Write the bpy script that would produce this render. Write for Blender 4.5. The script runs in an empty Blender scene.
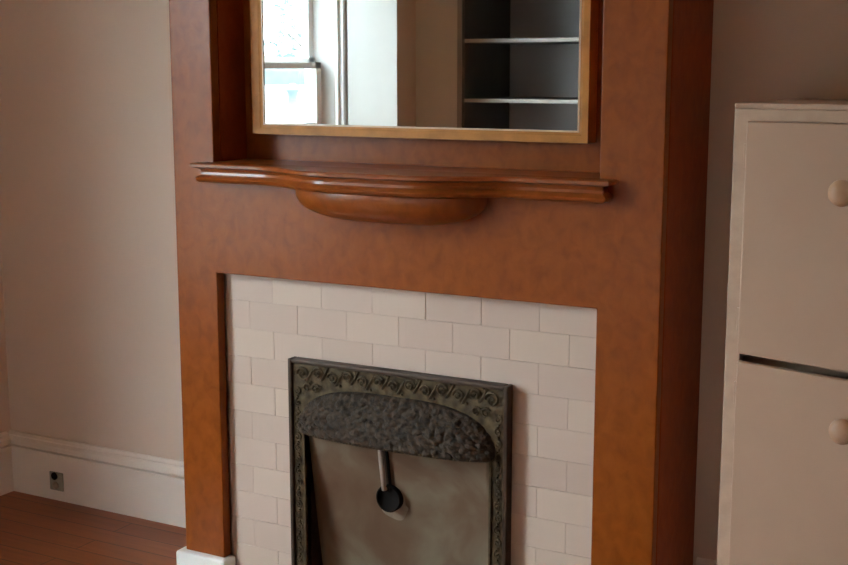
import bpy, bmesh, math, random
from mathutils import Vector, Matrix, noise
random.seed(7)
D = bpy.data
SC = bpy.context.scene
COL = SC.collection

# ------------------------------------------------------------- camera, world, exposure
cam = D.objects.new('camera', D.cameras.new('camera')); COL.objects.link(cam)
cam.data.sensor_width = 36.0
cam.data.lens = 1270.0 / 848.0 * 36.0
cam.data.clip_start = 0.02
cam.location = (2.081, -2.694, 1.426)
cam.rotation_euler = (math.pi / 2 - 0.1660, 0.0, 0.50096)
SC.camera = cam

W = D.worlds.new('overcast_sky'); SC.world = W; W.use_nodes = True
wn = W.node_tree.nodes; wl = W.node_tree.links
bgn = wn['Background']
tc = wn.new('ShaderNodeTexCoord'); sp = wn.new('ShaderNodeSeparateXYZ'); cr = wn.new('ShaderNodeValToRGB')
wl.new(tc.outputs['Generated'], sp.inputs[0]); wl.new(sp.outputs['Z'], cr.inputs['Fac'])
cr.color_ramp.elements[0].position = 0.0; cr.color_ramp.elements[0].color = (0.36, 0.41, 0.45, 1)
cr.color_ramp.elements[1].position = 0.6; cr.color_ramp.elements[1].color = (0.80, 0.905, 1, 1)
wl.new(cr.outputs['Color'], bgn.inputs['Color'])
bgn.inputs['Strength'].default_value = 16.0

SC.view_settings.view_transform = 'Standard'
SC.view_settings.look = 'None'
SC.view_settings.gamma = 1.0
SC.view_settings.use_curve_mapping = False
SC.view_settings.exposure = 1.62

# ------------------------------------------------------------- room measures (metres, floor at z = 0)
XL, XR, YB, YF, ZC = -1.185, 3.6, 0.32, -3.05, 2.65     # left wall, right wall, hearth wall, far wall, ceiling
WY0, WY1, WZ0, WZ1 = -2.235, -1.32, 0.55, 2.40           # window opening in the left wall
MF = -0.033                                             # front face of the mantel
ML, MR = -0.139, 1.216                                  # its outer edges
OH = 0.893                                              # top of the tiled opening

# ------------------------------------------------------------- materials
def nodes(name):
    m = D.materials.new(name); m.use_nodes = True
    n = m.node_tree.nodes
    return m, n, m.node_tree.links, n['Principled BSDF']

def flat(name, color, rough=0.5, metal=0.0, bump=0.0, bscale=40, var=0.0, vscale=6, coat=0.0, spec=0.5, color2=None, stretch=(1, 1, 1)):
    m, n, l, b = nodes(name)
    b.inputs['Roughness'].default_value = rough; b.inputs['Metallic'].default_value = metal
    b.inputs['Coat Weight'].default_value = coat; b.inputs['Specular IOR Level'].default_value = spec
    b.inputs['Coat Roughness'].default_value = 0.25
    geo = n.new('ShaderNodeNewGeometry'); mp = n.new('ShaderNodeMapping'); mp.inputs['Scale'].default_value = stretch
    l.new(geo.outputs['Position'], mp.inputs['Vector'])
    c2 = color2 or tuple(max(0, c * (1 - var)) for c in color)
    nz = n.new('ShaderNodeTexNoise'); nz.inputs['Scale'].default_value = vscale; nz.inputs['Detail'].default_value = 4
    l.new(mp.outputs[0], nz.inputs['Vector'])
    rp = n.new('ShaderNodeValToRGB')
    rp.color_ramp.elements[0].position = 0.35; rp.color_ramp.elements[0].color = (*c2, 1)
    rp.color_ramp.elements[1].position = 0.65; rp.color_ramp.elements[1].color = (*color, 1)
    l.new(nz.outputs['Fac'], rp.inputs['Fac']); l.new(rp.outputs['Color'], b.inputs['Base Color'])
    if bump:
        n2 = n.new('ShaderNodeTexNoise'); n2.inputs['Scale'].default_value = bscale; n2.inputs['Detail'].default_value = 3
        l.new(mp.outputs[0], n2.inputs['Vector'])
        bp = n.new('ShaderNodeBump'); bp.inputs['Strength'].default_value = bump; bp.inputs['Distance'].default_value = 0.004
        l.new(n2.outputs['Fac'], bp.inputs['Height']); l.new(bp.outputs[0], b.inputs['Normal'])
    return m

M_WALL = flat('cream_wall_paint', (0.74, 0.60, 0.495), 0.8, spec=0.15, bump=0.25, bscale=18, var=0.05, vscale=1.5)
M_TAN = flat('tan_wall_paint', (0.42, 0.18, 0.05), 0.8, spec=0.1, var=0.05)  # colour of the unseen right wall picked to warm the bounced light
M_BACKWALL = flat('lit_back_wall_paint', (0.85, 0.81, 0.75), 0.75, var=0.08, vscale=1.2)  # lightened in colour to stand for light missing on the far wall
M_CEIL = flat('ceiling_paint', (0.55, 0.30, 0.11), 0.8)  # unseen ceiling, orange put in to warm the bounced light
M_TRIM = flat('white_gloss_trim', (0.85, 0.75, 0.665), 0.4, bump=0.15, bscale=12, var=0.05, vscale=3)
M_WWHITE = flat('window_white_paint', (0.90, 0.91, 0.89), 0.35, var=0.04)
M_PLINTH = flat('plinth_white_paint', (0.85, 0.83, 0.78), 0.35, bump=0.2, bscale=30, var=0.06, vscale=20)
M_GOLD = flat('honey_oak_frame', (0.50, 0.20, 0.035), 0.45, var=0.25, vscale=20, spec=0.3, stretch=(1, 1, 1))
M_GILT = flat('pale_gilt_bead', (0.70, 0.52, 0.34), 0.3, var=0.2, vscale=30)
M_CAB = flat('cabinet_cream_enamel', (0.49, 0.325, 0.225), 0.45, bump=0.2, bscale=9, var=0.07, vscale=4)
M_CABEDGE = flat('cabinet_frame_paint', (0.53, 0.365, 0.26), 0.45, bump=0.25, bscale=30, var=0.12, vscale=25)
M_KNOB = flat('worn_knob_paint', (0.44, 0.285, 0.19), 0.45, color2=(0.40, 0.20, 0.09), vscale=25)
M_HINGE = flat('old_painted_hinge', (0.42, 0.33, 0.24), 0.4, metal=0.3, var=0.3, vscale=60)
M_DARK = flat('dull_black', (0.010, 0.008, 0.007), 0.9, spec=0.1, var=0.3)
M_SHELFBACK = flat('shelf_lit_back', (0.88, 0.89, 0.92), 0.7, var=0.1, vscale=3)  # brightened in colour, standing for light that reaches the niche back
M_SHELFSIDE = flat('shelf_shaded_inside', (0.12, 0.11, 0.10), 0.7, var=0.1)  # shade inside the niche is put into this dark colour
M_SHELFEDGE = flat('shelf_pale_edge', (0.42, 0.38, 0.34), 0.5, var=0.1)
M_OUTLET = flat('grey_outlet_plastic', (0.33, 0.31, 0.24), 0.4, var=0.15, vscale=40)
M_PANEL = None

def wood(name, ca, cb, cc, rough=0.33, coat=0.35):
    """orange stained, mottled birch: soft blotches over a faint vertical grain"""
    m, n, l, b = nodes(name)
    geo = n.new('ShaderNodeNewGeometry')
    mp = n.new('ShaderNodeMapping'); mp.inputs['Scale'].default_value = (1, 1, 0.75)
    l.new(geo.outputs['Position'], mp.inputs['Vector'])
    n1 = n.new('ShaderNodeTexNoise'); n1.inputs['Scale'].default_value = 34; n1.inputs['Detail'].default_value = 5; n1.inputs['Distortion'].default_value = 0.5
    l.new(mp.outputs[0], n1.inputs['Vector'])
    r1 = n.new('ShaderNodeValToRGB'); e = r1.color_ramp.elements
    e[0].position = 0.3; e[0].color = (*ca, 1); e[1].position = 0.72; e[1].color = (*cc, 1)
    e2 = r1.color_ramp.elements.new(0.5); e2.color = (*cb, 1)
    l.new(n1.outputs['Fac'], r1.inputs['Fac'])
    n2 = n.new('ShaderNodeTexNoise'); n2.inputs['Scale'].default_value = 2.5; n2.inputs['Detail'].default_value = 2
    l.new(mp.outputs[0], n2.inputs['Vector'])
    mx = n.new('ShaderNodeMixRGB'); mx.blend_type = 'MULTIPLY'; mx.inputs['Fac'].default_value = 0.35
    l.new(r1.outputs['Color'], mx.inputs['Color1']); l.new(n2.outputs['Color'], mx.inputs['Color2'])
    hs = n.new('ShaderNodeHueSaturation'); hs.inputs['Saturation'].default_value = 1.0; hs.inputs['Value'].default_value = 1.0
    l.new(r1.outputs['Color'], hs.inputs['Color'])
    l.new(hs.outputs['Color'], b.inputs['Base Color'])
    b.inputs['Roughness'].default_value = rough
    b.inputs['Coat Weight'].default_value = coat; b.inputs['Coat Roughness'].default_value = 0.2
    b.inputs['Specular IOR Level'].default_value = 0.24
    bp = n.new('ShaderNodeBump'); bp.inputs['Strength'].default_value = 0.25; bp.inputs['Distance'].default_value = 0.003
    l.new(n1.outputs['Fac'], bp.inputs['Height']); l.new(bp.outputs[0], b.inputs['Normal'])
    return m
M_WOOD = wood('orange_stained_mantel_wood', (0.205, 0.043, 0.0025), (0.245, 0.056, 0.004), (0.28, 0.070, 0.006), 0.34, 0.06)
M_SHELFWOOD = wood('polished_shelf_wood', (0.20, 0.046, 0.006), (0.25, 0.058, 0.008), (0.29, 0.074, 0.010), 0.42, 0.4)
M_WOODSIDE = wood('red_brown_side_wood', (0.27, 0.044, 0.008), (0.31, 0.055, 0.010), (0.35, 0.066, 0.012), 0.45, 0.0)

def floor_mat():
    m, n, l, b = nodes('red_brown_floorboards')
    geo = n.new('ShaderNodeNewGeometry')
    br = n.new('ShaderNodeTexBrick'); br.offset = 0.37; br.inputs['Scale'].default_value = 1
    br.inputs['Brick Width'].default_value = 1.6; br.inputs['Row Height'].default_value = 0.083
    br.inputs['Mortar Size'].default_value = 0.0015
    br.inputs['Color1'].default_value = (0.30, 0.088, 0.026, 1); br.inputs['Color2'].default_value = (0.24, 0.066, 0.020, 1)
    br.inputs['Mortar'].default_value = (0.04, 0.015, 0.008, 1)
    l.new(geo.outputs['Position'], br.inputs['Vector'])
    mp = n.new('ShaderNodeMapping'); mp.inputs['Scale'].default_value = (2, 30, 1)
    l.new(geo.outputs['Position'], mp.inputs['Vector'])
    nz = n.new('ShaderNodeTexNoise'); nz.inputs['Scale'].default_value = 2; nz.inputs['Detail'].default_value = 5
    l.new(mp.outputs[0], nz.inputs['Vector'])
    mx = n.new('ShaderNodeMixRGB'); mx.blend_type = 'OVERLAY'; mx.inputs['Fac'].default_value = 0.35
    l.new(br.outputs['Color'], mx.inputs['Color1']); l.new(nz.outputs['Fac'], mx.inputs['Color2'])
    l.new(mx.outputs['Color'], b.inputs['Base Color'])
    b.inputs['Roughness'].default_value = 0.38
    return m
M_FLOOR = floor_mat()

def tile_mat():
    """cream glazed tile, each tile (mesh island) with its own slight tint"""
    m, n, l, b = nodes('cream_glazed_tile')
    geo = n.new('ShaderNodeNewGeometry')
    r = n.new('ShaderNodeValToRGB'); e = r.color_ramp.elements
    e[0].color = (0.52, 0.40, 0.325, 1); e[1].color = (0.57, 0.45, 0.36, 1)
    k = e.new(0.5); k.color = (0.545, 0.42, 0.345, 1)
    l.new(geo.outputs['Random Per Island'], r.inputs['Fac']); l.new(r.outputs['Color'], b.inputs['Base Color'])
    b.inputs['Roughness'].default_value = 0.38; b.inputs['Specular IOR Level'].default_value = 0.3
    return m
M_TILE = tile_mat()
M_GROUT = flat('tile_grout', (0.34, 0.26, 0.20), 0.9, color2=(0.60, 0.49, 0.41), vscale=9)

def iron_mat():
    m, n, l, b = nodes('tarnished_bronze_iron')
    geo = n.new('ShaderNodeNewGeometry')
    nz = n.new('ShaderNodeTexNoise'); nz.inputs['Scale'].default_value = 35; nz.inputs['Detail'].default_value = 5
    l.new(geo.outputs['Position'], nz.inputs['Vector'])
    r = n.new('ShaderNodeValToRGB'); e = r.color_ramp.elements
    e[0].position = 0.3; e[0].color = (0.03, 0.020, 0.010, 1); e[1].position = 0.7; e[1].color = (0.12, 0.085, 0.042, 1)
    l.new(nz.outputs['Fac'], r.inputs['Fac']); l.new(r.outputs['Color'], b.inputs['Base Color'])
    b.inputs['Metallic'].default_value = 0.35; b.inputs['Roughness'].default_value = 0.52; b.inputs['Specular IOR Level'].default_value = 0.3
    v = n.new('ShaderNodeTexVoronoi'); v.inputs['Scale'].default_value = 70
    l.new(geo.outputs['Position'], v.inputs['Vector'])
    bp = n.new('ShaderNodeBump'); bp.inputs['Strength'].default_value = 0.6; bp.inputs['Distance'].default_value = 0.003
    l.new(v.outputs['Distance'], bp.inputs['Height']); l.new(bp.outputs[0], b.inputs['Normal'])
    return m
M_IRON = iron_mat()
M_HOOD = flat('sooty_cast_iron', (0.062, 0.039, 0.024), 0.65, metal=0.0, bump=1.0, bscale=130, color2=(0.022, 0.015, 0.010), vscale=70, spec=0.2)
M_RIM = flat('dark_iron_rim', (0.06, 0.035, 0.02), 0.5, metal=0.4, bump=0.3, bscale=60, var=0.4, vscale=30)

def firepanel_mat():
    m, n, l, b = nodes('scorched_fire_plate')
    geo = n.new('ShaderNodeNewGeometry')
    nz = n.new('ShaderNodeTexNoise'); nz.inputs['Scale'].default_value = 5.5; nz.inputs['Detail'].default_value = 4; nz.inputs['Distortion'].default_value = 0.6
    l.new(geo.outputs['Position'], nz.inputs['Vector'])
    r = n.new('ShaderNodeValToRGB'); e = r.color_ramp.elements
    e[0].position = 0.32; e[0].color = (0.095, 0.046, 0.021, 1); e[1].position = 0.7; e[1].color = (0.18, 0.145, 0.095, 1)
    k = e.new(0.5); k.color = (0.125, 0.076, 0.042, 1)
    l.new(nz.outputs['Fac'], r.inputs['Fac']); l.new(r.outputs['Color'], b.inputs['Base Color'])
    b.inputs['Roughness'].default_value = 0.6
    return m
M_FIRE = firepanel_mat()
M_PATCH = flat('pale_plaster_patch', (0.27, 0.225, 0.17), 0.8, bump=0.6, bscale=60, var=0.3, vscale=30)
M_PIPE = flat('dull_zinc_pipe', (0.50, 0.45, 0.38), 0.45, metal=0.2, var=0.25, vscale=30)

def mirror_mat():
    m, n, l, b = nodes('silvered_mirror')
    b.inputs['Base Color'].default_value = (0.80, 0.82, 0.81, 1); b.inputs['Metallic'].default_value = 1; b.inputs['Roughness'].default_value = 0.012
    return m
M_MIRROR = mirror_mat()

def glass_mat():
    m, n, l, b = nodes('window_glass'); n.remove(b)
    out = n['Material Output']; t = n.new('ShaderNodeBsdfTransparent'); g = n.new('ShaderNodeBsdfGlossy'); g.inputs['Roughness'].default_value = 0.0
    t.inputs['Color'].default_value = (0.96, 0.98, 0.97, 1)
    lw = n.new('ShaderNodeLayerWeight'); lw.inputs['Blend'].default_value = 0.5
    pw = n.new('ShaderNodeMath'); pw.operation = 'POWER'; pw.inputs[1].default_value = 5.0; l.new(lw.outputs['Facing'], pw.inputs[0])
    f = n.new('ShaderNodeMath'); f.operation = 'MULTIPLY_ADD'; f.inputs[1].default_value = 0.8; f.inputs[2].default_value = 0.04; l.new(pw.outputs[0], f.inputs[0])
    mx = n.new('ShaderNodeMixShader')
    l.new(f.outputs[0], mx.inputs[0]); l.new(t.outputs[0], mx.inputs[1]); l.new(g.outputs[0], mx.inputs[2]); l.new(mx.outputs[0], out.inputs['Surface'])
    return m
M_GLASS = glass_mat()

# ------------------------------------------------------------- mesh helpers
def link(name, bm, mat, parent=None, smooth=False, bevel=0.0, seg=2, loc=None):
    me = D.meshes.new(name)
    bmesh.ops.recalc_face_normals(bm, faces=bm.faces)
    bm.to_mesh(me); bm.free()
    for mm in (mat if isinstance(mat, (list, tuple)) else [mat]): me.materials.append(mm)
    o = D.objects.new(name, me); COL.objects.link(o)
    if smooth:
        for p in me.polygons: p.use_smooth = True
    if bevel:
        md = o.modifiers.new('bevel', 'BEVEL'); md.width = bevel; md.segments = seg; md.limit_method = 'ANGLE'; md.angle_limit = math.radians(40)
    if parent is not None:
        o.parent = parent
        o.matrix_parent_inverse = Matrix.Identity(4)
        # geometry is written in world coordinates of the unrotated parent
        o.location = -Vector(parent['base']) if 'base' in parent else (0, 0, 0)
    if loc: o.location = loc
    return o

def tag(o, label=None, cat=None, group=None, kind=None):
    if label: o['label'] = label
    if cat: o['category'] = cat
    if group: o['group'] = group
    if kind: o['kind'] = kind
    return o

class Root: pass
def empty(name, loc, label=None, cat=None, kind=None, rz=0.0):
    o = D.objects.new(name, None); COL.objects.link(o); o.location = loc; o.rotation_euler = (0, 0, rz)
    o.empty_display_size = 0.1
    tag(o, label, cat, None, kind)
    return o

def part(name, bm, mat, root, base, **k):
    """geometry of a part is written in world coordinates; base is the root's location"""
    bmesh.ops.translate(bm, vec=-Vector(base), verts=bm.verts)
    o = link(name, bm, mat, None, **k); o.parent = root
    return o

def bx(bm, x0, x1, y0, y1, z0, z1):
    vs = [bm.verts.new((x, y, z)) for x in (x0, x1) for y in (y0, y1) for z in (z0, z1)]
    for f in ((0, 1, 3, 2), (4, 6, 7, 5), (0, 4, 5, 1), (2, 3, 7, 6), (0, 2, 6, 4), (1, 5, 7, 3)):
        bm.faces.new([vs[i] for i in f])
    return vs

def box(*a):
    bm = bmesh.new(); bx(bm, *a); return bm

def sweep(bm, path, prof, closed_prof=True, cap=True):
    """path: list of (origin, axis_u, axis_v); prof: list of (u, v)"""
    rings = []
    for o, u, v in path:
        o, u, v = Vector(o), Vector(u), Vector(v)
        rings.append([bm.verts.new(o + u * a + v * b) for a, b in prof])
    n = len(prof)
    for i in range(len(rings) - 1):
        for j in range(n if closed_prof else n - 1):
            k = (j + 1) % n
            bm.faces.new((rings[i][j], rings[i][k], rings[i + 1][k], rings[i + 1][j]))
    if cap and closed_prof:
        bm.faces.new(rings[0][::-1]); bm.faces.new(rings[-1])
    return rings

def tube(bm, pts, r, seg=8, r1=None):
    pts = [Vector(p) for p in pts]; rings = []
    for i, p in enumerate(pts):
        t = (pts[min(i + 1, len(pts) - 1)] - pts[max(i - 1, 0)]).normalized()
        a = Vector((0, 1, 0)) if abs(t.y) < 0.9 else Vector((1, 0, 0))
        u = t.cross(a).normalized(); v = t.cross(u)
        rr = r if r1 is None else r + (r1 - r) * i / (len(pts) - 1)
        rings.append([bm.verts.new(p + (u * math.cos(2 * math.pi * k / seg) + v * math.sin(2 * math.pi * k / seg)) * rr) for k in range(seg)])
    for i in range(len(rings) - 1):
        for k in range(seg):
            j = (k + 1) % seg
            bm.faces.new((rings[i][k], rings[i][j], rings[i + 1][j], rings[i + 1][k]))
    bm.faces.new(rings[0]); bm.faces.new(rings[-1])

def ball(bm, c, r, sy=1.0, seg=8):
    bmesh.ops.create_uvsphere(bm, u_segments=seg, v_segments=max(4, seg // 2 + 1), radius=r,
                              matrix=Matrix.Translation(c) @ Matrix.Diagonal((1, sy, 1, 1)))

def lathe(bm, prof, c, axis='y', seg=32):
    """prof: (radius, along axis) pairs"""
    rings = []
    for r, h in prof:
        ring = []
        for k in range(seg):
            a = 2 * math.pi * k / seg
            if axis == 'y': p = (c[0] + r * math.cos(a), c[1] + h, c[2] + r * math.sin(a))
            else: p = (c[0] + r * math.cos(a), c[1] + r * math.sin(a), c[2] + h)
            ring.append(bm.verts.new(p))
        rings.append(ring)
    for i in range(len(rings) - 1):
        for k in range(seg):
            j = (k + 1) % seg
            bm.faces.new((rings[i][k], rings[i][j], rings[i + 1][j], rings[i + 1][k]))
    bm.faces.new(rings[0]); bm.faces.new(rings[-1])

def gridplate(xs, zs, skip, y0, y1):
    """a flat plate in the xz plane made of cells, some left open, extruded y0..y1 with shared edges"""
    bm = bmesh.new(); V = {}
    def v(i, j, y):
        if (i, j, y) not in V: V[(i, j, y)] = bm.verts.new((xs[i], y, zs[j]))
        return V[(i, j, y)]
    solid = lambda i, j: 0 <= i < len(xs) - 1 and 0 <= j < len(zs) - 1 and (i, j) not in skip
    for i in range(len(xs) - 1):
        for j in range(len(zs) - 1):
            if not solid(i, j): continue
            for y in (y0, y1): bm.faces.new((v(i, j, y), v(i + 1, j, y), v(i + 1, j + 1, y), v(i, j + 1, y)))
            for di, dj, a, b in ((-1, 0, (i, j), (i, j + 1)), (1, 0, (i + 1, j), (i + 1, j + 1)), (0, -1, (i, j), (i + 1, j)), (0, 1, (i, j + 1), (i + 1, j + 1))):
                if not solid(i + di, j + dj): bm.faces.new((v(*a, y0), v(*b, y0), v(*b, y1), v(*a, y1)))
    return bm

def structure(name, bm, mat, **k):
    o = link(name, bm, mat, **k); o['kind'] = 'structure'; return o

# ------------------------------------------------------------- the room
structure('floor', box(XL - 0.13, XR + 0.1, YF - 0.1, YB + 0.1, -0.1, 0.0), M_FLOOR)
structure('ceiling', box(XL - 0.13, XR + 0.1, YF - 0.1, YB + 0.1, ZC, ZC + 0.1), M_CEIL)
structure('wall_front', box(XL - 0.13, XR + 0.1, YB, YB + 0.1, 0, ZC), M_WALL)
structure('wall_right', box(XR, XR + 0.1, YF, YB, 0, ZC), M_TAN)
# the far wall, with a niche for the built-in shelves
NX0, NX1, NZ0, NZ1 = -0.918, -0.245, 0.9, 2.2
bm = bmesh.new()
bx(bm, XL - 0.13, NX0, YF - 0.1, YF, 0, ZC); bx(bm, NX1, XR + 0.1, YF - 0.1, YF, 0, ZC)
bx(bm, NX0, NX1, YF - 0.1, YF, 0, NZ0); bx(bm, NX0, NX1, YF - 0.1, YF, NZ1, ZC)
structure('wall_back', bm, M_BACKWALL)
# the window wall on the left
bm = bmesh.new()
O0, O1 = WY0 - 0.03, WY1 + 0.03
bx(bm, XL - 0.13, XL, YF, O0, 0, ZC); bx(bm, XL - 0.13, XL, O1, YB, 0, ZC)
bx(bm, XL - 0.13, XL, O0, O1, 0, WZ0); bx(bm, XL - 0.13, XL, O0, O1, WZ1, ZC)
structure('wall_left', bm, M_WALL)

# baseboards: tall board, groove, moulded cap
BP = [(0, 0), (-0.022, 0), (-0.022, 0.150), (-0.021, 0.159), (-0.007, 0.161), (-0.007, 0.168), (-0.022, 0.170), (-0.019, 0.184), (-0.012, 0.194), (-0.013, 0.199), (-0.007, 0.207), (0, 0.209)]
def baseboard(name, p0, p1, outward):
    bm = bmesh.new(); n = Vector(outward)
    sweep(bm, [(p0, -n, (0, 0, 1)), (p1, -n, (0, 0, 1))], BP)
    return structure(name, bm, M_TRIM)
baseboard('baseboard_front', (XL, YB, 0), (ML, YB, 0), (0, -1, 0))
baseboard('baseboard_left', (XL, -2.25, 0), (XL, YB - 0.022, 0), (1, 0, 0))
baseboard('baseboard_front_right', (MR + 0.004, YB, 0), (XR, YB, 0), (0, -1, 0))
baseboard('baseboard_right', (XR, YF, 0), (XR, YB - 0.022, 0), (-1, 0, 0))

# chimney breast carrying the mantel
structure('wall_chimney_breast', box(ML + 0.035, MR - 0.035, 0.125, YB, 0, ZC), M_WALL)

# window in the left wall: frame and sashes, then the glass
win = D.objects.new('window_1', None); COL.objects.link(win); win.location = (XL, (WY0 + WY1) / 2, WZ0)
tag(win, kind='structure')
wb = win.location
bm = bmesh.new()
def wedge(ya, yb):                                 # splayed reveal
    vs = [bm.verts.new((x, y, z)) for z in (WZ0, WZ1) for x, y in ((XL - 0.13, ya), (XL - 0.13, yb), (XL, ya), (XL - 0.075, yb))]
    for f in ((0, 1, 3, 2), (4, 6, 7, 5), (0, 4, 5, 1), (1, 5, 7, 3), (3, 7, 6, 2), (2, 6, 4, 0)): bm.faces.new([vs[i] for i in f])
wedge(O0, WY0 + 0.022); wedge(O1, WY1 - 0.022)
bx(bm, XL - 0.13, XL, WY0, WY1, WZ1 - 0.022, WZ1); bx(bm, XL - 0.13, XL, WY0, WY1, WZ0, WZ0 + 0.02)
part('window_jamb', bm, M_WWHITE, win, wb, bevel=0.002)
bm = bmesh.new()
CW = 0.045
for y0, y1 in ((O0 - CW, O0), (O1, O1 + CW)):
    bx(bm, XL, XL + 0.018, y0, y1, WZ0, WZ1 + 0.13)
    yo = y0 if y1 == O0 else y1 - 0.022
    bx(bm, XL, XL + 0.034, yo, yo + 0.022, WZ0, WZ1 + 0.13)
bx(bm, XL, XL + 0.02, O0 - CW, O1 + CW, WZ1, WZ1 + 0.13)
part('window_casing', bm, M_WWHITE, win, wb, bevel=0.004)
part('window_sill', box(XL - 0.03, XL + 0.06, O0 - CW - 0.02, O1 + CW + 0.02, WZ0 - 0.03, WZ0), M_WWHITE, win, wb, bevel=0.006)
def sash(x, z0, z1, muntins):
    bm = bmesh.new(); a, b_ = WY0 + 0.022, WY1 - 0.022
    for y0, y1 in ((a, a + 0.042), (b_ - 0.042, b_)): bx(bm, x - 0.018, x + 0.018, y0, y1, z0, z1)
    bx(bm, x - 0.018, x + 0.018, a, b_, z0, z0 + 0.045); bx(bm, x - 0.018, x + 0.018, a, b_, z1 - 0.03, z1)
    for z in muntins: bx(bm, x - 0.012, x + 0.012, a, b_, z - 0.011, z + 0.011)
    s = part('window_sash', bm, M_WWHITE, win, wb, bevel=0.002)
    g = part('pane', box(x - 0.002, x + 0.002, a + 0.03, b_ - 0.03, z0 + 0.03, z1 - 0.02), M_GLASS, s, wb)
    return s
sash(XL - 0.058, WZ0 + 0.02, 1.46, [1.175])
sash(XL - 0.098, 1.435, WZ1 - 0.022, [])

# white inside shutter folded out beside the window
SA = math.radians(-42); hx0, hy0 = XL + 0.04, O0 - CW - 0.01
ca, sa = math.cos(SA), math.sin(SA)
bm = bmesh.new()
def leafbox(u0, u1, v0, v1, z0, z1):
    vs = bx(bm, u0, u1, v0, v1, z0, z1)
    for v in vs: v.co = Vector((hx0 + v.co.x * ca - v.co.y * sa, hy0 + v.co.x * sa + v.co.y * ca, v.co.z))
leafbox(0, 0.235, -0.012, 0.012, WZ0 + 0.02, WZ1)
shu = part('window_shutter', bm, M_WWHITE, win, wb, bevel=0.002)

# ------------------------------------------------------------- built-in shelves in the far wall
sh = empty('shelf_unit', ((NX0 + NX1) / 2, YF, NZ0), 'built-in wall shelves seen in the mirror, inside painted as shaded, back as lit, thin pale edges', 'shelf')
sb = sh.location.copy(); SD = 0.55
bm = bmesh.new()
bx(bm, NX0, NX1, YF - SD - 0.015, YF - SD, NZ0, NZ1)
part('back_board', bm, M_SHELFBACK, sh, sb)
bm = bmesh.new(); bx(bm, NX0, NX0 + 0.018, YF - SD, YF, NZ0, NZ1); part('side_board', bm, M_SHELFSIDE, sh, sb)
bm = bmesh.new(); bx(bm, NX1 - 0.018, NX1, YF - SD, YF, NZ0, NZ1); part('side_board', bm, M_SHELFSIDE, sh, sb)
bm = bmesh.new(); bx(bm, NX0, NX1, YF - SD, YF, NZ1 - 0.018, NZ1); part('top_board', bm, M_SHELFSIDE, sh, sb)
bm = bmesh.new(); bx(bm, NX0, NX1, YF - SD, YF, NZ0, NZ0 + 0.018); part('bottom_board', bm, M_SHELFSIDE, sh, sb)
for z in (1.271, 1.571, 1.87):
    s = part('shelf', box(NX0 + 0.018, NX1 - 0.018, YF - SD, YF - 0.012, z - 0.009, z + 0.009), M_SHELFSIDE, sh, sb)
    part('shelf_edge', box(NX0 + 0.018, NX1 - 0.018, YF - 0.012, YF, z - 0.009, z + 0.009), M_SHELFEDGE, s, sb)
for x0, x1 in ((NX0 - 0.02, NX0 + 0.004), (NX1 - 0.004, NX1 + 0.02)):
    part('edge_trim', box(x0, x1, YF, YF + 0.008, NZ0 - 0.02, NZ1 + 0.02), M_SHELFEDGE, sh, sb)

# ------------------------------------------------------------- the mantel
MB = (0.533, 0.0, 0.0)
man = empty('fireplace_mantel', MB, 'tall orange-stained wooden fireplace mantel with bowed shelf and mirrored overmantel', 'mantel')
RT = 2.32   # top of the mirror recess
bm = gridplate([ML, -0.005, 1.068, MR], [0.095, OH, 1.165, RT, ZC], {(1, 0), (1, 2)}, MF, -0.0015)
part('front_panel', bm, M_WOOD, man, MB, bevel=0.003)
# cheeks of the recess and its back board
for x0, x1 in ((-0.025, -0.005), (1.068, 1.088)):
    part('recess_cheek', box(x0, x1, 0.0005, 0.112, 1.165, RT), M_WOODSIDE, man, MB)
part('recess_back', box(-0.025, 1.088, 0.112, 0.124, 1.165, RT), M_WOOD, man, MB)
part('recess_floor', box(-0.02, 1.088, 0.0005, 0.112, 1.145, 1.165), M_WOOD, man, MB)
for s, xe in ((-1, ML), (1, MR)):
    bm = bmesh.new()
    bx(bm, min(xe, xe - s * 0.03), max(xe, xe - s * 0.03), 0.0005, 0.078, 0.095, ZC)
    xi = xe - s * 0.006
    bx(bm, min(xi, xi - s * 0.024), max(xi, xi - s * 0.024), 0.078, YB, 0.095, ZC)
    part('side_panel', bm, M_WOODSIDE, man, MB, bevel=0.002)
# white plinth blocks at the feet
for x0, x1 in ((ML - 0.022, 0.012), (1.056, MR + 0.022)):
    bm = bmesh.new(); bx(bm, x0, x1, MF - 0.022, -0.0005 if x0 < 0 else -0.0005, 0.0, 0.095)
    part('plinth', bm, M_PLINTH, man, MB, bevel=0.008, seg=3)
    # return of the plinth along the side
for x0, x1 in ((ML - 0.022, ML + 0.03), (MR - 0.03, MR + 0.022)):
    part('plinth_return', box(x0, x1, 0.0, YB - 0.025, 0.0, 0.095), M_PLINTH, man, MB, bevel=0.006)

# bowed shelf: moulded edge swept along a serpentine plan
CX, SX0, SX1 = 0.533, -0.034, 1.108
def bow(x):
    t = abs(x - CX)
    k = max(0.0, min(1.0, (0.36 - t) / 0.24)); k = k * k * (3 - 2 * k)
    return MF - 0.056 - 0.090 * k
ST = 1.188
prof = [(0.0, 0.0), (0.004, -0.003), (0.004, -0.009), (-0.006, -0.011), (-0.016, -0.014), (-0.020, -0.021), (-0.018, -0.027), (-0.010, -0.031), (-0.006, -0.035), (-0.008, -0.040), (-0.015, -0.044), (-0.034, -0.045)]
N = 72
front = []
xs = [SX0 + (SX1 - SX0) * i / N for i in range(N + 1)]
bm = bmesh.new()
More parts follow.
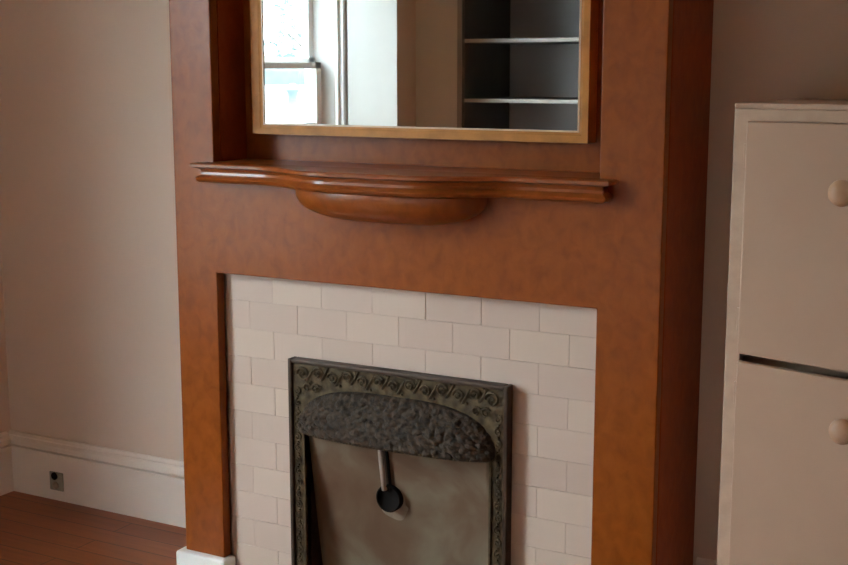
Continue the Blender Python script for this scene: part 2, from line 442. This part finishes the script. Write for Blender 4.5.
# outline points with outward normals: left return, front, right return
outl = [(SX0, 0.0, (-1, 0)), ]
pts = [(x, bow(x)) for x in xs]
path = [(SX0, MF + 0.0, (-1.0, 0.0))]
def nrm(i):
    a = Vector(pts[max(i - 1, 0)]); b = Vector(pts[min(i + 1, N)]); t = (b - a).normalized()
    return (t.y, -t.x)
for i in range(N + 1):
    nn = nrm(i)
    if i == 0: nn = (-1.0, -1.0)
    if i == N: nn = (1.0, -1.0)
    path.append((pts[i][0], pts[i][1], nn))
path.append((SX1, MF + 0.0, (1.0, 0.0)))
rings = []
for x, y, nn in path:
    rings.append([bm.verts.new((x + nn[0] * a, y + nn[1] * a, ST + b * 1.14)) for a, b in prof])
for i in range(len(rings) - 1):
    for j in range(len(prof) - 1):
        bm.faces.new((rings[i][j], rings[i][j + 1], rings[i + 1][j + 1], rings[i + 1][j]))
# top and underside, strip by strip to the mantel face
def lid(j):
    back = [bm.verts.new((max(SX0, min(SX1, r[j].co.x)), MF + 0.0, r[j].co.z)) for r in rings[1:-1]]
    for i in range(len(back) - 1):
        bm.faces.new((rings[i + 1][j], rings[i + 2][j], back[i + 1], back[i]))
lid(0); lid(len(prof) - 1)
shelf = part('mantel_shelf', bm, M_SHELFWOOD, man, MB, smooth=True)
md = shelf.modifiers.new('edge', 'EDGE_SPLIT'); md.split_angle = math.radians(38)
# shelf board running back into the recess
part('shelf_ledge', box(-0.0045, 1.0675, MF, 0.1115, 1.1655, ST), M_WOOD, man, MB)

# carved half-bowl corbel under the bow
bm = bmesh.new(); HW, DP, HH, ZT = 0.26, 0.125, 0.080, ST - 0.0505
nu, nv = 40, 14
rings = []
for j in range(nv + 1):
    q = j / nv                                   # 0 at top, 1 at the bottom
    z = ZT - HH * (1 - math.cos(q * math.pi / 2)) ** 0.9 if False else ZT - HH * q
    s = (1 - q ** 2.8) ** 0.52
    ring = []
    for i in range(nu + 1):
        a = math.pi * i / nu
        c, sn = math.cos(a), math.sin(a)
        ring.append(bm.verts.new((CX - HW * (0.25 + 0.75 * s) * c * (1 if s > 0 else 1), MF - DP * s * (sn ** 0.8) - 0.0, z)))
    rings.append(ring)
for j in range(nv):
    for i in range(nu):
        bm.faces.new((rings[j][i], rings[j][i + 1], rings[j + 1][i + 1], rings[j + 1][i]))
bm.faces.new(rings[0])
bmesh.ops.remove_doubles(bm, verts=bm.verts, dist=1e-5)
part('corbel', bm, M_SHELFWOOD, man, MB, smooth=True)

# ------------------------------------------------------------- mirror in the recess
GX0, GX1, GZ0, GZ1 = 0.088, 0.979, 1.283, 2.22
FW = 0.037
MIB = (0.515, 0.1118, 1.25)
mir = empty('overmantel_mirror', MIB, 'large wall mirror in a thin honey-coloured frame above the mantel shelf', 'mirror')
fx0, fx1, fz0, fz1 = 0.052, 1.002, 1.258, 2.255
# mitred frame profile: outer flat, step, inner slope
P = [(0.0, 0.0), (0.0, -0.048), (0.03, -0.050), (0.70, -0.050), (0.80, -0.0485), (1.0, -0.0475), (1.0, 0.0)]
bm = bmesh.new()
co = [((fx0, fz0), (GX0, GZ0)), ((fx1, fz0), (GX1, GZ0)), ((fx1, fz1), (GX1, GZ1)), ((fx0, fz1), (GX0, GZ1))]
rings = []
for (ox, oz), (ix, iz) in co:
    rings.append([bm.verts.new((ox + (ix - ox) * a, 0.1118 + b, oz + (iz - oz) * a)) for a, b in P])
for i in range(4):
    r0, r1 = rings[i], rings[(i + 1) % 4]
    for j in range(len(P)):
        k = (j + 1) % len(P)
        bm.faces.new((r0[j], r0[k], r1[k], r1[j]))
part('mirror_frame', bm, M_GOLD, mir, MIB)
# thin pale bead against the glass
bm = bmesh.new()
gw = 0.004
for a in ((GX0, GX1, GZ0, GZ0 + gw), (GX0, GX1, GZ1 - gw, GZ1), (GX0, GX0 + gw, GZ0, GZ1), (GX1 - gw, GX1, GZ0, GZ1)):
    bx(bm, a[0], a[1], 0.0625, 0.0655, a[2], a[3])
part('glazing_bead', bm, M_GILT, mir, MIB)
part('mirror_glass', box(GX0, GX1, 0.0655, 0.1112, GZ0, GZ1), M_MIRROR, mir, MIB)

# ------------------------------------------------------------- tiled surround
TB = (0.533, 0.0, 0.0)
ts = empty('tile_surround', TB, 'cream glazed brick-shaped tiles filling the mantel opening around the iron fire frame', 'tiles')
IX0, IX1, IZ1 = 0.235, 0.832, 0.660           # hole for the insert
bm = gridplate([-0.004, IX0, IX1, 1.072], [0.0, IZ1, OH + 0.002], {(1, 0)}, 0.004, 0.03)
part('grout_bed', bm, M_GROUT, ts, TB)
TWI, THI = 0.1524, 0.0762
bm = bmesh.new()
def tile(x0, x1, z0, z1):
    if x1 - x0 < 0.006 or z1 - z0 < 0.006: return
    b = 0.0008; dy = random.uniform(-0.0004, 0.0004)
    dy = abs(dy); o = [(x0, z0), (x1, z0), (x1, z1), (x0, z1)]; i_ = [(x0 + b, z0 + b), (x1 - b, z0 + b), (x1 - b, z1 - b), (x0 + b, z1 - b)]
    A = [bm.verts.new((x, 0.0045, z)) for x, z in o]; B = [bm.verts.new((x, b * 0.5 + dy, z)) for x, z in o]
    tl = [random.uniform(-0.0003, 0.0003) for _ in range(4)]
    Cc = [bm.verts.new((x, dy + t * 0.5, z)) for (x, z), t in zip(i_, tl)]
    for k in range(4):
        j = (k + 1) % 4
        bm.faces.new((A[k], A[j], B[j], B[k])); bm.faces.new((B[k], B[j], Cc[j], Cc[k]))
    bm.faces.new(Cc)
for r in range(12):
    zt = 0.895 - r * THI; zb = zt - THI
    off = 0.0 if r % 2 == 0 else -TWI / 2
    c = -1
    while True:
        x0 = off + c * TWI; x1 = x0 + TWI; c += 1
        if x0 > 1.07: break
        g0, g1 = random.choice((0.0002, 0.0003, 0.0004, 0.0005, 0.0012)), random.choice((0.0003, 0.0004, 0.0005, 0.0009))
        a0, a1, b0, b1 = max(x0 + g0, -0.003), min(x1 - 0.0002, 1.071), max(zb + g1, 0.001), min(zt - 0.0002, OH)
        if a1 <= a0 or b1 <= b0: continue
        # cut away what the insert covers
        if b0 < IZ1 and a1 > IX0 and a0 < IX1:
            if a0 < IX0: tile(a0, IX0, b0, b1)
            if a1 > IX1: tile(IX1, a1, b0, b1)
            if b1 > IZ1: tile(max(a0, IX0), min(a1, IX1), IZ1, b1)
        else: tile(a0, a1, b0, b1)
part('tile_field', bm, M_TILE, ts, TB)

# ------------------------------------------------------------- cast fire frame with hood
FB = (0.53, -0.001, 0.0)
fi = empty('cast_iron_fire_frame', FB, 'ornate dark cast iron fireplace frame with a hood over a brown fire plate', 'fireplace frame')
fx0, fx1, fz1 = 0.220, 0.848, 0.683
ox0, ox1, oz1 = 0.266, 0.800, 0.52
bm = gridplate([fx0, ox0, ox1, fx1], [0.0, oz1, fz1], {(1, 0)}, -0.024, -0.001)
part('frame', bm, M_IRON, fi, FB, bevel=0.004)
# raised outer rim
bm = bmesh.new(); rw = 0.009
for a in ((fx0 - 0.002, fx0 + rw, 0, fz1 + 0.002), (fx1 - rw, fx1 + 0.002, 0, fz1 + 0.002)): bx(bm, a[0], a[1], -0.033, -0.001, a[2], a[3])
bx(bm, fx0 + rw, fx1 - rw, -0.033, -0.001, fz1 - rw, fz1 + 0.002)
part('outer_rim', bm, M_RIM, fi, FB, bevel=0.003)
bm = bmesh.new()
bm.free()
for a0, a1 in ((ox0 - 0.007, ox0), (ox1, ox1 + 0.007)):
    part('inner_rim', box(a0, a1, -0.030, -0.001, 0, oz1), M_IRON, fi, FB, bevel=0.002)
# scrollwork: spirals and leaves along the top and the sides
bm = bmesh.new()
def scroll(cx, cz, r, a0, sgn, turns=1.4, th=0.0032):
    p = []
    n = 22
    for i in range(n + 1):
        t = i / n; a = a0 + sgn * turns * 2 * math.pi * t; rr = r * (1 - 0.82 * t)
        p.append((cx + rr * math.cos(a), -0.0265 - 0.003 * t, cz + rr * math.sin(a)))
    tube(bm, p, th, 6, th * 0.6)
    ball(bm, (cx, -0.028, cz), th * 1.3, 0.8, 6)
nx = 13
for i in range(nx):
    x = 0.262 + (0.806 - 0.262) * i / (nx - 1)
    u = abs(x - 0.533) / 0.28
    zc = 0.650 - 0.004 * math.cos(i * math.pi)
    big = i in (0, nx - 1)
    scroll(x, zc, 0.020 if big else 0.0155, 0 if i % 2 else math.pi, 1 if i % 2 else -1, 1.6)
    if i < nx - 1:
        xm = x + 0.0225
        tube(bm, [(xm - 0.012, -0.0255, zc - 0.018), (xm, -0.029, zc + 0.002 * (-1) ** i), (xm + 0.010, -0.0255, zc + 0.018)], 0.0028, 6)
        ball(bm, (xm, -0.0255, zc - 0.018 * (-1) ** i), 0.004, 0.8, 6)
for sx in (0.2435, 0.8235):
    for j in range(19):
        z = 0.60 - j * 0.031
        scroll(sx, z, 0.0105, math.pi / 2, 1 if j % 2 else -1, 1.3, 0.0024)
        ball(bm, (sx, -0.0255, z - 0.0155), 0.0034, 0.8, 6)
for x in (0.275, 0.300, 0.765, 0.790):
    scroll(x, 0.612, 0.013, 0.5, 1, 1.2, 0.0028)
part('scrollwork', bm, M_IRON, fi, FB, smooth=True)
# hood: arched, bulging forward, open below
HX0, HX1, HZ0 = 0.254, 0.812, 0.500
bm = bmesh.new(); nu, nv = 170, 40; g = []
hc, hw = (HX0 + HX1) / 2, (HX1 - HX0) / 2
for i in range(nu + 1):
    t = -1 + 2 * i / nu
    x = hc + hw * math.sin(t * math.pi / 2)
    tt = abs(x - hc) / hw
    e = max(0.0, 1 - tt ** 3.4) ** 0.5
    top = HZ0 + 0.012 + 0.105 * e; prj = 0.004 + 0.052 * max(0.0, 1 - tt ** 3) ** 0.55
    col = []
    for j in range(nv + 1):
        q = j / nv
        z = top + (HZ0 - top) * q
        y = -0.024 - prj * math.sin(q * math.pi / 2) ** 0.8
        d = 0.0042 * (noise.noise(Vector((x * 60, z * 60, 1.7))) + 0.8 * noise.noise(Vector((x * 120, z * 120, 5)))) + 0.0035 * abs(math.sin(x * 110 + 5 * math.sin(z * 60)) * math.sin(z * 130 + 2 * math.sin(x * 50)))
        if 0 < j < nv: y -= d * 1.4
        col.append(bm.verts.new((x, y, z)))
    g.append(col)
for i in range(nu):
    for j in range(nv):
        bm.faces.new((g[i][j], g[i + 1][j], g[i + 1][j + 1], g[i][j + 1]))
lip = [tuple(c_[-1].co) for c_ in g]
ho = part('hood', bm, M_HOOD, fi, FB, smooth=True)
sm = ho.modifiers.new('thick', 'SOLIDIFY'); sm.thickness = 0.004; sm.offset = 1
# beaded lower lip
bm = bmesh.new()
acc = 0; last = None
for a, b in zip(lip[:-1], lip[1:]):
    L = (Vector(b) - Vector(a)).length; acc += L
    if acc > 0.0085: ball(bm, (b[0], b[1] - 0.001, b[2] - 0.001), 0.0042, 1, 6); acc = 0
tube(bm, [(p[0], p[1], p[2] - 0.003) for p in lip[2:-2]], 0.0022, 6)
part('beaded_lip', bm, M_IRON, ho, FB, smooth=True).location = (0, 0, 0)
# fire plate: leans back toward the bottom, dished
bm = bmesh.new(); nu, nv = 28, 30; g = []
for j in range(nv + 1):
    q = j / nv; z = 0.56 * (1 - q) + 0.01
    row = []
    for i in range(nu + 1):
        t = -1 + 2 * i / nu
        x = 0.533 + t * (0.268 - 0.010 * q)
        y = -0.018 + 0.105 * q ** 1.15 * (1 - 0.35 * abs(t) ** 4)
        row.append(bm.verts.new((x, y, z)))
    g.append(row)
for j in range(nv):
    for i in range(nu): bm.faces.new((g[j][i], g[j][i + 1], g[j + 1][i + 1], g[j + 1][i]))
fp = part('fire_plate', bm, M_FIRE, fi, FB, smooth=True)
sm = fp.modifiers.new('thick', 'SOLIDIFY'); sm.thickness = 0.003; sm.offset = 0
# dark cheeks of the firebox
bm = bmesh.new(); bx(bm, 0.258, 0.2655, -0.001, 0.112, 0, 0.6); bx(bm, 0.8005, 0.808, -0.001, 0.112, 0, 0.6); bx(bm, 0.258, 0.808, 0.108, 0.112, 0, 0.6)
part('firebox_cheek', bm, M_RIM, fi, FB)
# flue hole, its dark depth painted as a black cap; plaster patch, pipe, rod
def plate_y(z): 
    q = 1 - (z - 0.01) / 0.56
    return -0.018 + 0.105 * q ** 1.15
hx, hz = 0.501, 0.340; hy = plate_y(hz) - 0.002
bm = bmesh.new()
n = 36; cen = bm.verts.new((hx + 0.002, hy - 0.004, hz - 0.012)); prev = None; ring = []
for k in range(n):
    a = 2 * math.pi * k / n
    r = 0.046 + 0.010 * noise.noise(Vector((math.cos(a) * 1.5, math.sin(a) * 1.5, 3))) + (0.008 if math.sin(a) < -0.2 else -0.004)
    X, Z = hx + 0.002 + r * 0.95 * math.cos(a), hz - 0.008 + r * math.sin(a)
    ring.append(bm.verts.new((X, plate_y(Z) - 0.001, Z)))
mid = [bm.verts.new((cen.co.x + (v.co.x - cen.co.x) * 0.75, plate_y(cen.co.z + (v.co.z - cen.co.z) * 0.75) - 0.005, cen.co.z + (v.co.z - cen.co.z) * 0.75)) for v in ring]
for k in range(n):
    j = (k + 1) % n
    bm.faces.new((ring[k], ring[j], mid[j], mid[k])); bm.faces.new((mid[k], mid[j], cen))
part('plaster_patch', bm, M_PATCH, fi, FB, smooth=True)
bm = bmesh.new(); lathe(bm, [(0.036, 0.010), (0.036, -0.018), (0.034, -0.020), (0.031, -0.018), (0.030, -0.010), (0.002, -0.009)], (hx, hy, hz), 'y', 32)
part('flue_collar', bm, M_DARK, fi, FB, smooth=True)
bm = bmesh.new(); tube(bm, [(hx - 0.012, plate_y(0.37) - 0.012, 0.362), (hx - 0.012, plate_y(0.45) - 0.014, 0.45), (hx - 0.012, plate_y(0.53) - 0.012, 0.53)], 0.007, 12)
part('gas_pipe', bm, M_PIPE, fi, FB, smooth=True)
bm = bmesh.new(); tube(bm, [(hx + 0.003, plate_y(0.37) - 0.006, 0.362), (hx + 0.003, plate_y(0.53) - 0.010, 0.53)], 0.0042, 10)
part('control_rod', bm, M_DARK, fi, FB, smooth=True)

# ------------------------------------------------------------- outlet in the baseboard
OB = (-0.957, YB - 0.0225, 0.068)
ou = empty('wall_outlet', OB, 'small grey electrical outlet set in the white baseboard near the corner', 'outlet')
part('cover_plate', box(OB[0] - 0.030, OB[0] + 0.030, OB[1] - 0.005, OB[1], 0.036, 0.100), M_OUTLET, ou, OB, bevel=0.003)
bm = bmesh.new()
lathe(bm, [(0.013, 0.0), (0.013, -0.003), (0.011, -0.004)], (OB[0] - 0.006, OB[1] - 0.005, 0.086), 'y', 18)
part('socket', bm, M_DARK, ou, OB)
bm = bmesh.new()
lathe(bm, [(0.013, 0.0), (0.013, -0.003), (0.011, -0.004)], (OB[0] - 0.002, OB[1] - 0.005, 0.054), 'y', 18)
part('socket', bm, M_HINGE, ou, OB)

# ------------------------------------------------------------- cream cabinet in the alcove
CBX = (1.388, -0.12, 0.0)
cb = empty('storage_cabinet', CBX, 'tall cream painted cabinet with two stacked flat doors and round knobs', 'cabinet', rz=math.radians(-1.5))
def cpart(name, bm, mat, parent=None, **k):
    o = link(name, bm, mat, **k); o.parent = parent or cb; return o
CWD, CDP, CHT = 0.62, 0.40, 1.360
# local: x right, y back, z up; front of the carcass at y = 0
bm = bmesh.new()
bx(bm, 0.0, 0.02, 0.02, CDP, 0.06, CHT - 0.012); bx(bm, CWD - 0.02, CWD, 0.02, CDP, 0.06, CHT - 0.012)
bx(bm, 0.02, CWD - 0.02, CDP - 0.01, CDP, 0.06, CHT - 0.012); bx(bm, 0.02, CWD - 0.02, 0.02, CDP - 0.01, 0.06, 0.08)
bx(bm, 0.02, CWD - 0.02, 0.06, CDP - 0.01, 0.81, 0.825); bx(bm, 0.0, CWD, 0.04, CDP, 0, 0.06)
cpart('carcass', bm, M_CABEDGE)
bm = gridplate([0.0, 0.031, CWD - 0.031, CWD], [0.06, 0.10, 0.828, 0.848, 1.3235, CHT - 0.012], {(1, 1), (1, 2), (1, 3)}, 0.0, 0.02)
cpart('face_frame', bm, M_CABEDGE, bevel=0.002)
cpart('top_board', box(0, CWD, -0.001, CDP, CHT - 0.012, CHT), M_CABEDGE, bevel=0.003)
def cdoor(z0, z1, knobz, kx, t0, t1):
    p = [(0.030, z0), (CWD - 0.028, z0 - t0), (CWD - 0.028, z1 - t1), (0.030, z1)]
    bm = bmesh.new()
    F = [bm.verts.new((x, -0.016, z)) for x, z in p]; B = [bm.verts.new((x, -0.0005, z)) for x, z in p]
    bm.faces.new(F); bm.faces.new(B[::-1])
    for k in range(4): bm.faces.new((F[k], F[(k + 1) % 4], B[(k + 1) % 4], B[k]))
    d = cpart('door', bm, M_CAB, bevel=0.003)
    bm = bmesh.new()
    lathe(bm, [(0.015, 0), (0.014, -0.006), (0.010, -0.012), (0.011, -0.018), (0.022, -0.023), (0.0265, -0.031), (0.025, -0.038), (0.016, -0.043), (0.004, -0.0445)], (kx, -0.016, knobz), 'y', 28)
    cpart('knob', bm, M_KNOB, d, smooth=True)
    for hz_ in (z0 + 0.07, z1 - 0.07):
        bm = bmesh.new()
        tube(bm, [(0.0262, -0.004, hz_ - 0.024), (0.0262, -0.004, hz_ + 0.024)], 0.0034, 10)
        cpart('hinge', bm, M_CABEDGE, d, smooth=False)
    return d
cdoor(0.848, 1.3245, 1.192, 0.229, 0.034, 0.004)
cdoor(0.105, 0.832, 0.722, 0.255, 0.0, 0.034)

# ------------------------------------------------------------- outdoors beyond the window
M_YARD = flat('dark_grass_ground', (0.10, 0.12, 0.08), 0.9, var=0.25, vscale=1.0)  # grass darkened so window light comes from the sky, not from below
M_GWALL = flat('pale_garden_wall', (0.50, 0.52, 0.52), 0.8, var=0.1, vscale=1)
M_LEAF = flat('blue_green_leaves', (0.17, 0.23, 0.235), 0.7, color2=(0.11, 0.16, 0.165), vscale=3)
M_BARK = flat('grey_bark', (0.12, 0.11, 0.10), 0.9)
M_POST = flat('pale_blue_post_paint', (0.055, 0.072, 0.085), 0.6, var=0.08)
structure('ground', box(-40, XL - 0.13, -45, 12, -0.35, -0.25), M_YARD)
o = structure('garden_wall', box(-13, -2.6, -12.3, -12.0, -0.25, 1.205), M_GWALL)
M_HEDGE = flat('dusty_blue_green_hedge', (0.048, 0.064, 0.070), 0.8, bump=1.0, bscale=30, color2=(0.034, 0.048, 0.053), vscale=9)
HB = (-8.0, -13.2, -0.25)
bm = box(-13, -3.5, -13.6, -12.9, -0.25, 1.47)
bmesh.ops.subdivide_edges(bm, edges=bm.edges[:], cuts=22, use_grid_fill=True)
for v in bm.verts:
    v.co.y += 0.10 * noise.noise(v.co * 1.7); v.co.z += 0.02 * noise.noise(v.co * 2.3) if v.co.z > 1 else 0
bmesh.ops.translate(bm, vec=-Vector(HB), verts=bm.verts)
he = link('hedge', bm, M_HEDGE, smooth=True, loc=HB)
tag(he, 'pale blue-green clipped hedge behind the white garden wall, seen in the mirror', 'hedge')
# garden post, tapering up from a broad foot
bm = bmesh.new(); PB = (-4.82, -7.2, -0.25)
lathe(bm, [(0.12, 0), (0.12, 0.95), (0.10, 1.17), (0.065, 1.25), (0.050, 1.32), (0.050, 1.46), (0.07, 1.48), (0.07, 1.51), (0.02, 1.55)], PB, 'z', 20)
bmesh.ops.translate(bm, vec=-Vector(PB), verts=bm.verts)
po = link('garden_post', bm, M_POST, smooth=True, loc=PB)
tag(po, 'pale blue garden post standing outside the window, seen in the mirror', 'post')
TRB = (-9.6, -14.6, -0.25)
tr = empty('garden_tree', TRB, 'leafy tree outside the window, seen through the upper pane in the mirror', 'tree')
bm = bmesh.new(); tube(bm, [TRB, (TRB[0] + 0.05, TRB[1], 1.0), (TRB[0] - 0.05, TRB[1], 2.6)], 0.09, 10, 0.05)
for k in range(7):
    a = k * 0.9; z = 1.3 + 0.2 * k
    tube(bm, [(TRB[0], TRB[1], z), (TRB[0] + 0.5 * math.cos(a), TRB[1] + 0.5 * math.sin(a), z + 0.35), (TRB[0] + 0.9 * math.cos(a), TRB[1] + 0.9 * math.sin(a), z + 0.5)], 0.03, 6, 0.01)
part('trunk', bm, M_BARK, tr, TRB, smooth=True)
bm = bmesh.new(); rnd = random.Random(3)
for k in range(2600):
    a = rnd.uniform(0, 6.283); h = rnd.uniform(0, 1); rr = 1.25 * math.sqrt(rnd.random()) * (0.35 + 0.65 * math.sin(math.pi * min(1, h + 0.12)))
    c = Vector((TRB[0] + rr * math.cos(a), TRB[1] + rr * math.sin(a), 1.55 + 2.2 * h))
    if noise.noise(c * 2.2) < -0.05: continue
    u = Vector((rnd.gauss(0, 1), rnd.gauss(0, 1), rnd.gauss(0, 1))).normalized(); w = u.orthogonal().normalized()
    s = rnd.uniform(0.05, 0.09)
    bm.faces.new([bm.verts.new(c + u * s), bm.verts.new(c + w * s * 0.5), bm.verts.new(c - u * s), bm.verts.new(c - w * s * 0.5)])
part('foliage', bm, M_LEAF, tr, TRB)
